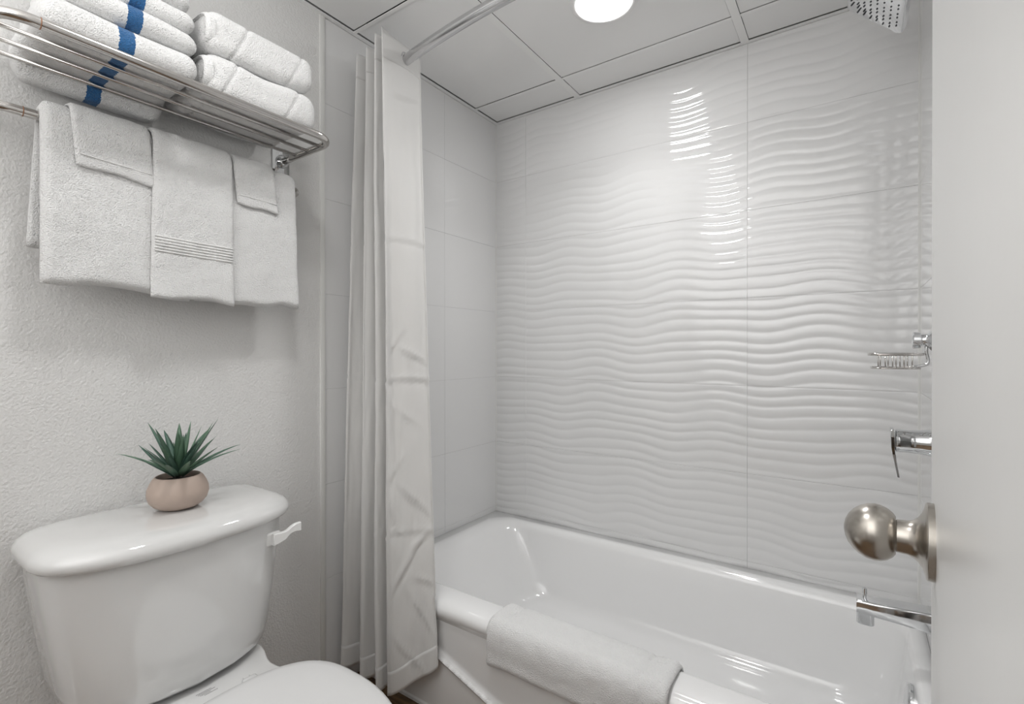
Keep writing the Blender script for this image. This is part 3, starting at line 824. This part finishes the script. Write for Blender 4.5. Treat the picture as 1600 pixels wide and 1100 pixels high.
# ------------------------------------------------------------------ shower head
def make_shower_head():
    th = math.radians(44); S_ = .146
    # low far corner of the plate (bottom-right in view)
    P0 = Vector((.089, 1.472, 1.777))
    ex = Vector((-math.cos(th), 0, math.sin(th))); ey = Vector((0, -1, 0)); en = Vector((math.sin(th), 0, math.cos(th)))  # en: back of the plate
    t = thing('rain_shower', (XR, 1.40, 1.93), 'square chrome rain shower head with dark nozzles tilted out from the right wall', 'shower head')
    def W(a, b, c): return P0+ex*a+ey*b+en*c
    bm = bmesh.new(); L = []
    def lp(g, r, c):
        return [W(p.x, p.y, c) for p in rrect(g, S_-g, g, S_-g, r, 0, 8)]
    loft(bm, [lp(.003, .012, 0), lp(.0008, .014, .0015), lp(0, .015, .004), lp(0, .015, .013), lp(.002, .013, .016)], True, True)
    pl = obj('spray_plate', bm, M['chrome'], t, sharp=45)
    n = 0
    for i in range(8):
        for j in range(8):
            a = .014+(S_-.028)*i/7; b = .014+(S_-.028)*j/7
            if (i in (0, 7) and j in (0, 7)): continue
            if (i+j) % 2: b += .003
            bm = bmesh.new(); lathe(bm, [(-.0005, .0023), (.0010, .0020), (.0018, .0014), (.0019, .0004)], W(a, b, 0), -en, 8)
            o = obj('nozzle', bm, M['rubber']); o.parent = pl; o.matrix_parent_inverse = Matrix.Identity(4)
            o.location = (0, 0, 0)
    c = W(S_/2, S_/2, .016)
    bm = bmesh.new(); lathe(bm, [(0, .022), (.004, .022), (.010, .014), (.022, .013), (.030, .016), (.038, .012)], c, en, 28); obj('swivel_joint', bm, M['chrome'], t)
    c2 = c+en*.036
    pts = catmull([c2, c2+en*.03+Vector((.012, 0, .004)), (XR-.045, c2.y, 1.932), (XR-.002, c2.y, 1.945)], 8)
    obj('shower_arm', tube(bmesh.new(), pts, .0105, 18), M['chrome'], t)
    bm = bmesh.new(); lathe(bm, [(0, .029), (.003, .029), (.008, .024), (.012, .012)], (XR, c2.y, 1.945), (-1, 0, 0), 30); obj('escutcheon', bm, M['chrome'], t)
make_shower_head()

# ------------------------------------------------------------------ soap basket and hanger, mixer, spout (right wall)
def make_soap_basket():
    yb = 1.40; z0 = 1.05
    t = thing('soap_basket', (XR, yb, z0), 'chrome wire soap basket with a round wall knob on the right shower wall', 'soap dish')
    bm = bmesh.new(); lathe(bm, [(0, .036), (.005, .036), (.008, .033), (.010, .026), (.014, .024), (.018, .016), (.024, .013), (.030, .013)], (XR, yb, 1.062), (-1, 0, 0), 36)
    obj('wall_mount', bm, M['chrome'], t, sharp=50)
    bm = bmesh.new(); lathe(bm, [(0, .013), (.002, .0175), (.014, .0185), (.016, .0165), (.017, .001)], (XR-.029, yb, 1.062), (-1, 0, 0), 12)
    obj('knob', bm, M['chrome'], t, sharp=35)
    bm = bmesh.new()
    tube(bm, catmull([(XR-.020, yb, 1.058), (XR-.021, yb, 1.036), (XR-.018, yb, 1.014), (XR-.028, yb, 1.006), (XR-.045, yb, 1.0035)], 5), .0035, 10)
    obj('hanger', bm, M['chrome'], t)
    # wire basket: top band and bottom ring with uprights
    xa, xb_ = XR-.124, XR-.030; ya, ye = yb-.07, yb+.05
    def ringp(z, g): return [Vector((p.x, p.y, z)) for p in rrect(xa+g, xb_-g, ya+g, ye-g, .022, 0, 8)]
    for nm, z, g in (('top_band', 1.031, 0), ('bottom_ring', 1.001, .005)):
        L = ringp(z, g); bm = bmesh.new(); rings = []
        for i, p in enumerate(L):
            tdir = (L[(i+1) % len(L)]-L[i-1]).normalized(); nr = Vector((tdir.y, -tdir.x, 0))
            hh = .0028 if nm == 'top_band' else .0016; ww = .0012
            rings.append([bm.verts.new(p+nr*ww+Vector((0, 0, hh))), bm.verts.new(p+nr*ww-Vector((0, 0, hh))), bm.verts.new(p-nr*ww-Vector((0, 0, hh))), bm.verts.new(p-nr*ww+Vector((0, 0, hh)))])
        for i in range(len(rings)):
            a, b = rings[i], rings[(i+1) % len(rings)]
            for k in range(4): bm.faces.new((a[k], a[(k+1) % 4], b[(k+1) % 4], b[k]))
        obj(nm, bm, M['steel'], t)
    for k in range(5):
        x = xa+.020+(xb_-xa-.040)*k/4
        for (yy, y2) in ((ya, ya+.005), (ye, ye-.005)):
            obj('basket_wire', tube(bmesh.new(), [(x, yy, 1.031), (x, y2, 1.001)], .0015, 6), M['steel'], t)
        obj('basket_wire', tube(bmesh.new(), [(x, ya+.005, 1.001), (x, ye-.005, 1.001)], .0015, 6), M['steel'], t)
make_soap_basket()
def make_mixer():
    yb = 1.40; z0 = .838
    t = thing('shower_mixer', (XR, yb, z0), 'chrome single lever shower mixer with a drooping thin handle on the right wall', 'faucet')
    bm = bmesh.new(); lathe(bm, [(0, .078), (.004, .078), (.007, .074), (.008, .03)], (XR, yb, z0), (-1, 0, 0), 44); obj('escutcheon', bm, M['chrome'], t, sharp=45)
    bm = bmesh.new(); lathe(bm, [(.006, .033), (.012, .030), (.030, .0262), (.050, .0250), (.066, .0258), (.0735, .0255), (.0745, .022), (.0745, .001)], (XR, yb, z0), (-1, 0, 0), 40); obj('body', bm, M['chrome'], t, sharp=45)
    bm = bmesh.new()
    L = []
    for z, xo, hw, th in ((z0+.026, .0800, .024, .0035), (z0+.01, .0802, .024, .004), (z0-.015, .0790, .016, .004), (z0-.03, .0775, .010, .0032), (z0-.055, .0735, .0085, .0028), (z0-.082, .069, .008, .0026)):
        L.append([Vector((XR-xo+th, yb+hw, z)), Vector((XR-xo+th, yb-hw, z)), Vector((XR-xo-th, yb-hw, z)), Vector((XR-xo-th, yb+hw, z))])
    loft(bm, L, True, True); bmesh.ops.bevel(bm, geom=bm.edges[:], offset=.001, segments=1, affect='EDGES')
    obj('handle', bm, M['chrome'], t, sharp=40)
make_mixer()
def make_spout():
    yb = 1.40; z0 = .452
    t = thing('tub_spout', (XR, yb, z0), 'chrome tub filler spout with a small diverter pin over the basin', 'faucet')
    bm = bmesh.new()
    L = []
    def sec(x, hw, zt, zb, r=.006): return [Vector((x, yb+p.x, p.y)) for p in rrect(-hw, hw, zb, zt, r, 0, 5)]
    for d, zt, zb in ((0, z0+.024, z0-.024), (.03, z0+.022, z0-.020), (.07, z0+.0195, z0-.0175), (.115, z0+.017, z0-.016), (.143, z0+.0165, z0-.016), (.1455, z0+.015, z0-.0145)):
        L.append(sec(XR-d, .024 if d < .14 else .0225, zt, zb))
    loft(bm, L, True, True); obj('body', bm, M['chrome'], t, sharp=40)
    bm = bmesh.new(); L = []
    for z, g in ((z0-.006, 0), (z0-.036, 0), (z0-.0375, .001)):
        L.append([Vector((XR-.1305+p.x*(1), yb+p.y, z)) for p in rrect(-.0150+g, .0185-g, -.0228+g, .0228-g, .009, 0, 6)])
    loft(bm, L, True, True); obj('outlet', bm, M['chrome'], t, sharp=40)
    bm = bmesh.new(); lathe(bm, [(0, .0035), (.010, .0035), (.0105, .0048), (.022, .0048), (.023, .003)], (XR-.130, yb, z0+.016), (0, 0, 1), 16); obj('diverter_pin', bm, M['chrome'], t, sharp=40)
    bm = bmesh.new(); lathe(bm, [(0, .034), (.003, .034), (.006, .030), (.007, .02)], (XR, yb, z0), (-1, 0, 0), 32); obj('escutcheon', bm, M['chrome'], t)
make_spout()

# ------------------------------------------------------------------ open door with knob (right edge of the view)
def make_door():
    th = math.radians(-3.6)        # door leaf direction, turned from +y towards +x at the near end
    P0 = Vector((.0605, .59, .8643))
    t = bpy.data.objects.new('door_1', None); C.objects.link(t); t['kind'] = 'structure'
    t.location = P0; t.rotation_euler = (0, 0, -math.radians(3.6)); t['local0'] = 1
    dz = -P0.z
    # local axes: +y along the leaf to the free edge, -x out of the visible face
    L = obj('leaf', bx(.0, .035, -.62, .060, dz+.008, dz+2.0, bev=.0018, seg=2), M['door'], t, True, 40)
    bm = bmesh.new()
    lathe(bm, [(0, .0347), (.0050, .0347), (.006, .0338), (.0072, .029), (.0088, .0245), (.0115, .020), (.015, .0172), (.019, .0156), (.027, .0150), (.028, .0138)], (0, 0, 0), (-1, 0, 0), 56)
    obj('rose', bm, M['nickel'], t, sharp=40)
    bm = bmesh.new()
    prof = [(.0268, .0132), (.0276, .0132), (.0278, .0172), (.0300, .0205), (.034, .0238), (.039, .0260), (.044, .0267), (.050, .0258), (.056, .0230), (.061, .0190), (.065, .0140), (.0675, .0085), (.0687, .003), (.0688, .0002)]
    lathe(bm, prof, (0, 0, 0), (-1, 0, 0), 56)
    obj('door_knob', bm, M['nickel'], t)
    # latch plate on the free edge, hinges at the back edge
    obj('latch_plate', bx(.005, .030, .0595, .0608, -.028, .028, bev=.0005, seg=1), M['nickel'], t, False)
    bm = bmesh.new(); lathe(bm, [(0, .026), (.003, .026), (.006, .015), (.024, .0138), (.03, .02), (.04, .026), (.046, .026), (.056, .016), (.059, .001)], (.035, 0, 0), (1, 0, 0), 40)
    obj('outer_knob', bm, M['nickel'], t)
    for z in (.25, 1.0, 1.75):
        obj('hinge', tube(bmesh.new(), [(.0, -.625, dz+z-.045), (.0, -.625, dz+z+.045)], .007, 12), M['nickel'], t)
make_door()

for o in list(bpy.data.objects):
    if 'local0' in o: del o['local0']
